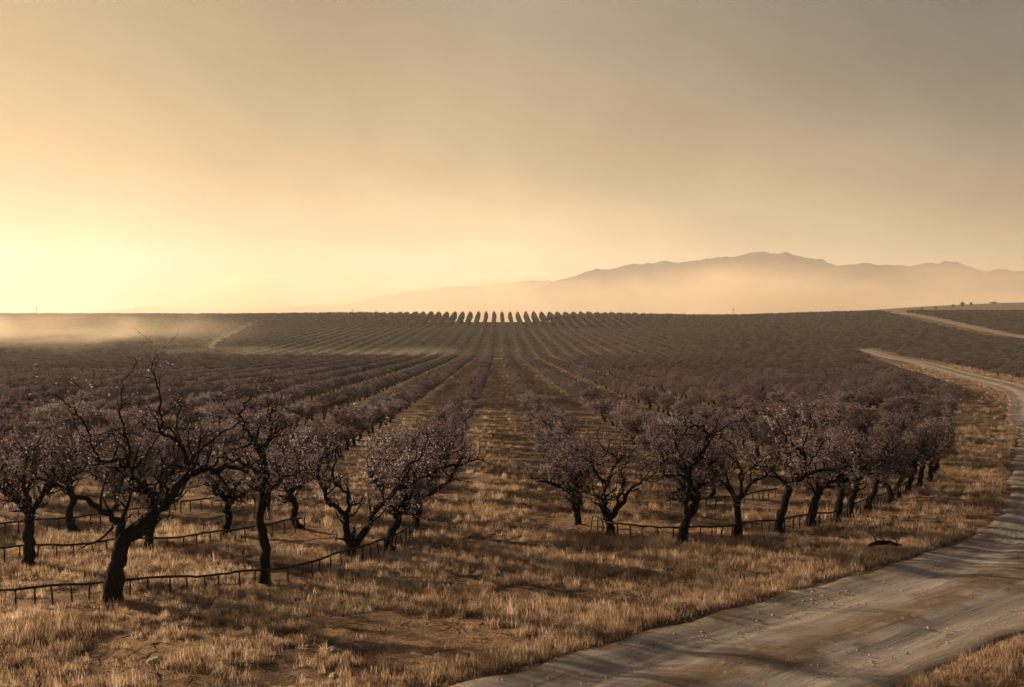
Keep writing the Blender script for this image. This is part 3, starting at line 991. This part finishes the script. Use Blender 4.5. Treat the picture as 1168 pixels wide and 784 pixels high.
# --------------------------------------------------------------- far trees and poles on the plain
def far_round_tree(x, y, H, W, label, seed, group='single trees on the hazy far plain'):
    z = float(T(x, y))
    o = thing('far_tree', label, 'tree', (x, y, z), 0, group)
    nr = np.random.default_rng(seed)
    mb = MB(); mb.tube([(0, 0, -.3), (0, .1, H * .3), (.1, 0, H * .7)], [H * .05, H * .04, H * .015], 6)
    link('trunk', mb.mesh('trunk', [M_BARK]), o)
    P = nr.normal(size=(900, 3)); P /= np.linalg.norm(P, axis=1)[:, None]
    P *= nr.uniform(.2, 1, (900, 1)) ** .5
    P = P * np.array([W / 2, W / 2, H * .38]) * (1 + .25 * np.sin(P[:, :1] * 7 + seed)) + np.array([0, 0, H * .62])
    V, F = card_cloud(P, H * .09, nr)
    link('crown', mesh_np('crown', V, F, [M_FARLEAF]), o)

def pole(x, y, H, label):
    z = float(T(x, y))
    o = thing('utility_pole', label, 'pole', (x, y, z), 0, 'poles on the horizon')
    mb = MB(); mb.tube([(0, 0, -.5), (0, 0, H)], [.22, .15], 8)
    link('post', mb.mesh('post', [M_POLE]), o)
    mb = MB(); mb.tube([(-1.3, 0, H - .8), (1.3, 0, H - .8)], [.12, .12], 6)
    link('crossarm', mb.mesh('crossarm', [M_POLE]), o)

def at_px(px, y):            # sideways metres for a viewing angle, at distance y
    return (px - 568) / 1136 * y

far_round_tree(at_px(1101, 1500), 1500, 8, 5, 'tallest dark lone tree on the far hazy rise', 1)
far_round_tree(at_px(1111, 1520), 1520, 6, 3, 'slim dark tree just right of the tallest lone tree on the far rise', 2)
far_round_tree(at_px(1090, 1490), 1490, 6, 4, 'small dark tree just left of the tallest lone tree on the far rise', 3)
far_round_tree(at_px(1070, 1480), 1480, 5.5, 3.5, 'tiny tree second left of the tallest lone tree on the far rise', 4)
far_round_tree(at_px(1054, 1480), 1480, 5.5, 3, 'tiny tree third left of the tallest lone tree on the far rise', 5)
far_round_tree(at_px(1137, 1540), 1540, 4, 12, 'wide low bush on the far rise right of the lone trees', 6)
pole(at_px(45, 850), 850, 11.0, 'thin pole standing on the horizon at the glowing end of the ridge')
pole(at_px(837, 800), 800, 8, 'thin pole standing on the ridge below the mountain')
pole(at_px(403, 840), 840, 10, 'thin pole on the ridge by the faint low end of the mountain')

# a hazy line of trees beyond the ridge
tl = []
nr = np.random.default_rng(77)
for i in range(26):
    y = 2500 + nr.uniform(-40, 40)
    tl.append((at_px(642 + i * 5.4, 2500) + nr.uniform(-3, 3), y))
tlp = np.array(tl)
P = np.stack([tlp[:, 0], tlp[:, 1], T(tlp[:, 0], tlp[:, 1])], 1)
sv = nr.uniform(10.5, 13.5, len(P))
src_tl = [source(far_tree(130 + i, M_FARLEAF, n=500, size=.4)) for i in range(2)]
scatter('treeline', src_tl, P, nr.uniform(0, 6, len(P)), np.stack([sv * .75, sv * .75, sv * 1.25], 1), nr.integers(0, 2, len(P)), 'faint hazy line of trees beyond the ridge', [M_FARLEAF])

# --------------------------------------------------------------- mountains
def mountain(name, D, prof, width, label, seed, gully=.3):
    px = np.linspace(prof[0][0], prof[-1][0], 460)
    py = np.interp(px, [p[0] for p in prof], [p[1] for p in prof])
    X = (px - 568) / 1136 * D
    Hh = (350 - py) / 1136 * D + 95
    nv = 130
    v = np.linspace(-1, 1, nv)
    g = np.zeros((nv, len(X), 3))
    for j, t in enumerate(v):
        for i, x in enumerate(X):
            y_ = t * width
            q = Vector((x * .0026 + seed, y_ * .0026, seed))
            rdg = 1 - abs(mnoise.noise(q)) * 2
            rdg2 = 1 - abs(mnoise.noise(q * 2.3 + Vector((7, 3, 0)))) * 2
            fn = mnoise.noise(q * 6)
            f = max(0, 1 - abs(t)) ** 1.15
            body = f * (1 - gully * 2.4 * (1 - f) * (1 - (rdg * .65 + rdg2 * .35)) + .05 * fn * (1 - f))
            top = 1 + .05 * mnoise.noise(Vector((x * .008, y_ * .008, seed))) + .032 * mnoise.noise(Vector((x * .022, y_ * .022, 5)))
            g[j, i] = (x * (1 + t * width / D), D + t * width, EYE - 95 + Hh[i] * max(body, 0) * top)
    nx = len(X)
    i = np.arange(nv - 1)[:, None] * nx + np.arange(nx - 1)[None]
    Q = np.stack([i, i + 1, i + nx + 1, i + nx], -1).reshape(-1, 4)
    o = link(name, mesh_np(name, g.reshape(-1, 3), Q, [M_MOUNT], smooth=True))
    tag(o, label, None, None, 'structure')

MAIN = [(560, 352), (600, 335), (630, 322), (660, 313), (690, 306), (715, 303), (740, 299), (760, 297), (780, 299), (800, 296), (835, 293), (850, 289), (862, 287.5), (890, 288),
        (905, 290), (925, 295), (940, 296), (958, 303), (975, 300), (985, 299), (1000, 302), (1015, 300), (1045, 303), (1060, 301), (1078, 297), (1092, 298), (1110, 304), (1122, 308),
        (1140, 307), (1160, 310), (1200, 306), (1260, 318), (1340, 330), (1420, 352)]
SIDE = [(340, 354), (385, 349), (410, 344), (440, 337), (470, 333), (500, 329), (520, 327), (540, 326), (570, 323), (600, 320), (650, 320), (720, 330), (800, 354)]
LOW = [(110, 358), (150, 351.5), (165, 350), (190, 351), (240, 354), (280, 353), (320, 348), (335, 349.5), (370, 348), (420, 354), (460, 360)]
mountain('mountains', 6200, MAIN, 900, 'long dark mountain range with a rounded summit', 4.3)
mountain('far_mountains', 8500, SIDE, 600, 'paler mountain spur fading into the glow', 8.1)
mountain('low_hills', 8400, LOW, 500, 'very faint low hills in the glow', 2.2)

# --------------------------------------------------------------- air
def box_mesh(name, lo, hi):
    V = [(x, y, z) for z in (lo[2], hi[2]) for y in (lo[1], hi[1]) for x in (lo[0], hi[0])]
    F = [(0, 2, 3, 1), (4, 5, 7, 6), (0, 1, 5, 4), (2, 6, 7, 3), (0, 4, 6, 2), (1, 3, 7, 5)]
    me = bpy.data.meshes.new(name); me.from_pydata(V, [], F); me.update()
    return me

HAZE_D = 1.3e-4
hm, nt = new_mat('haze')
pv = nd(nt, 'ShaderNodeVolumePrincipled', {'Color': (1.0, .95, .87, 1), 'Density': HAZE_D, 'Anisotropy': .36})
nd(nt, 'ShaderNodeOutputMaterial', {'Volume': pv.outputs[0]})
me = box_mesh('haze', (-9200, -300, -140), (9200, 9200, 480)); me.materials.append(hm)
tag(link('haze', me), 'warm dusty haze over the plain', None, None, 'stuff')

def mist(name, lo, hi, dens, nscale, label, zfall=1.3, thr=(.35, .7), col=(1, .87, .66), g=.25, wob=.38, lo_n=.3):
    m, nt = new_mat(name)
    gc = nd(nt, 'ShaderNodeTexCoord').outputs['Generated']
    po = nd(nt, 'ShaderNodeNewGeometry').outputs['Position']
    s = nd(nt, 'ShaderNodeSeparateXYZ', {'Vector': gc})
    f = None
    for ax, w in ((0, .28), (1, .3)):
        a = mapr(nt, s.outputs[ax], 0, w, smooth=True); b = mapr(nt, s.outputs[ax], 1 - w, 1, 1, 0, smooth=True)
        ab = mth(nt, 'MULTIPLY', a, b)
        f = ab if f is None else mth(nt, 'MULTIPLY', f, ab)
    mp = nd(nt, 'ShaderNodeMapping', {'Vector': po, 'Scale': (nscale, nscale * .6, nscale * 2.2)}).outputs[0]
    n = noise_tex(nt, mp, 1.0, 3, .55, .4)
    zz = mth(nt, 'ADD', s.outputs[2], mapr(nt, n, .25, .75, wob, -wob))
    zf = mapr(nt, zz, .1, 1.0, 1, 0)
    zf = mth(nt, 'MULTIPLY', mth(nt, 'POWER', zf, zfall), mapr(nt, s.outputs[2], .8, 1, 1, 0, smooth=True))
    nn = mapr(nt, n, thr[0], thr[1], lo_n, 1.3)
    d = mth(nt, 'MULTIPLY', mth(nt, 'MULTIPLY', f, mth(nt, 'MULTIPLY', zf, nn)), dens)
    v = nd(nt, 'ShaderNodeVolumePrincipled', {'Color': (*col, 1), 'Density': d, 'Anisotropy': g})
    nd(nt, 'ShaderNodeOutputMaterial', {'Volume': v.outputs[0]})
    me = box_mesh(name, lo, hi); me.materials.append(m)
    tag(link(name, me), label, None, None, 'stuff')

mist('valley_mist', (-640, 358, -17), (-95, 560, 7), .040, .018, 'golden dust hanging low over the left of the valley')
mist('lane_mist', (-420, 336, -17), (70, 405, -7), .028, .02, 'thin veil of dust along the cross lane')
mist('mountain_mist', (-1900, 2600, -110), (4800, 5200, 170), .0046, .0017, 'pale mist bank lying before the mountains', zfall=1.7, wob=.5, lo_n=.2)

# --------------------------------------------------------------- sky and sun
w = bpy.data.worlds.new('World')
S.world = w
w.use_nodes = True
nt = w.node_tree
nt.nodes.clear()
dirv = nd(nt, 'ShaderNodeTexCoord').outputs['Generated']
sep = nd(nt, 'ShaderNodeSeparateXYZ', {'Vector': dirv})
hv = nd(nt, 'ShaderNodeCombineXYZ', {'X': sep.outputs[0], 'Y': sep.outputs[1], 'Z': 0.0}).outputs[0]
hn = nd(nt, 'ShaderNodeVectorMath', {0: hv}, operation='NORMALIZE').outputs[0]
sh = (math.sin(R(SUN_AZ)), math.cos(R(SUN_AZ)), 0)
dot = nd(nt, 'ShaderNodeVectorMath', {0: hn, 1: sh}, operation='DOT_PRODUCT').outputs['Value']
mpv = nd(nt, 'ShaderNodeMapping', {'Vector': dirv, 'Scale': (2.2, 2.2, 7)}).outputs[0]
cn = noise_tex(nt, mpv, 1.3, 5, .55, .8)
el = mth(nt, 'ADD', sep.outputs[2], mapr(nt, cn, .25, .75, -.02, .02))
el = mth(nt, 'MAXIMUM', el, 0.0)
sunw = ramp(nt, el, [(0, (.85, .70, .50)), (.10, (.40, .265, .12)), (.25, (.28, .16, .05)), (.5, (.20, .155, .10)), (1, (.042, .047, .066))])
left = ramp(nt, el, [(0, (.85, .70, .50)), (.06, (.50, .37, .215)), (.14, (.30, .19, .068)), (.29, (.19, .11, .024)), (.5, (.15, .12, .085)), (1, (.042, .047, .066))])
cent = ramp(nt, el, [(0, (1.30, 1.05, .67)), (.06, (.74, .56, .31)), (.14, (.43, .31, .16)), (.22, (.275, .213, .127)), (.29, (.20, .168, .112)), (.5, (.09, .08, .066)), (1, (.042, .047, .066))])
right = ramp(nt, el, [(0, (.85, .69, .40)), (.06, (.42, .36, .215)), (.10, (.26, .228, .148)), (.17, (.120, .115, .098)), (.29, (.070, .071, .069)), (.5, (.055, .058, .066)), (1, (.042, .047, .066))])
back = ramp(nt, el, [(0, (.095, .108, .145)), (.3, (.062, .073, .105)), (1, (.042, .047, .066))])
c = mixc(nt, mapr(nt, dot, -.9, .08), back, right)
c = mixc(nt, mapr(nt, dot, .08, .5), c, cent)
c = mixc(nt, mapr(nt, dot, .5, .84), c, left)
c = mixc(nt, mapr(nt, dot, .84, 1.0), c, sunw)
mp2 = nd(nt, 'ShaderNodeMapping', {'Vector': dirv, 'Scale': (2.0, 2.0, 3.4)}).outputs[0]
veil = mapr(nt, noise_tex(nt, mp2, 2.2, 6, .6, .5), .32, .68, .78, 1.22)
c = nd(nt, 'ShaderNodeVectorMath', {0: c, 3: mth(nt, 'MULTIPLY', veil, 5.0)}, operation='SCALE').outputs[0]
sky = nd(nt, 'ShaderNodeTexSky', sky_type='NISHITA', sun_disc=False, sun_elevation=R(SUN_EL), sun_rotation=R(SUN_AZ), dust_density=6.0, air_density=1.5)
skyc = nd(nt, 'ShaderNodeVectorMath', {0: sky.outputs[0], 3: .12}, operation='SCALE').outputs[0]
tot = nd(nt, 'ShaderNodeVectorMath', {0: c, 1: skyc}, operation='ADD').outputs[0]
bg = nd(nt, 'ShaderNodeBackground', {'Color': tot, 'Strength': .1})
nd(nt, 'ShaderNodeOutputWorld', {'Surface': bg.outputs[0]})

sl = bpy.data.lights.new('sun', 'SUN')
sl.energy = 5.0
sl.angle = R(.8)
sl.color = (1.0, .75, .51)
so = bpy.data.objects.new('sun', sl)
C.objects.link(so)
d = Vector((math.sin(R(SUN_AZ)) * math.cos(R(SUN_EL)), math.cos(R(SUN_AZ)) * math.cos(R(SUN_EL)), math.sin(R(SUN_EL))))
so.rotation_euler = d.to_track_quat('Z', 'Y').to_euler()
so.location = (-60, 40, 40)

# --------------------------------------------------------------- render settings
S.view_settings.view_transform = 'Standard'
S.view_settings.look = 'None'
S.view_settings.exposure = 0.95
S.view_settings.gamma = 1
S.render.engine = 'CYCLES'
cy = S.cycles
cy.use_denoising = True
cy.max_bounces = 6
cy.diffuse_bounces = 3
cy.transmission_bounces = 3
cy.volume_bounces = 3
cy.volume_step_rate = 2
cy.volume_max_steps = 128
print('trees', len(trees_xy), 'far', len(fp), 'olive', len(op))
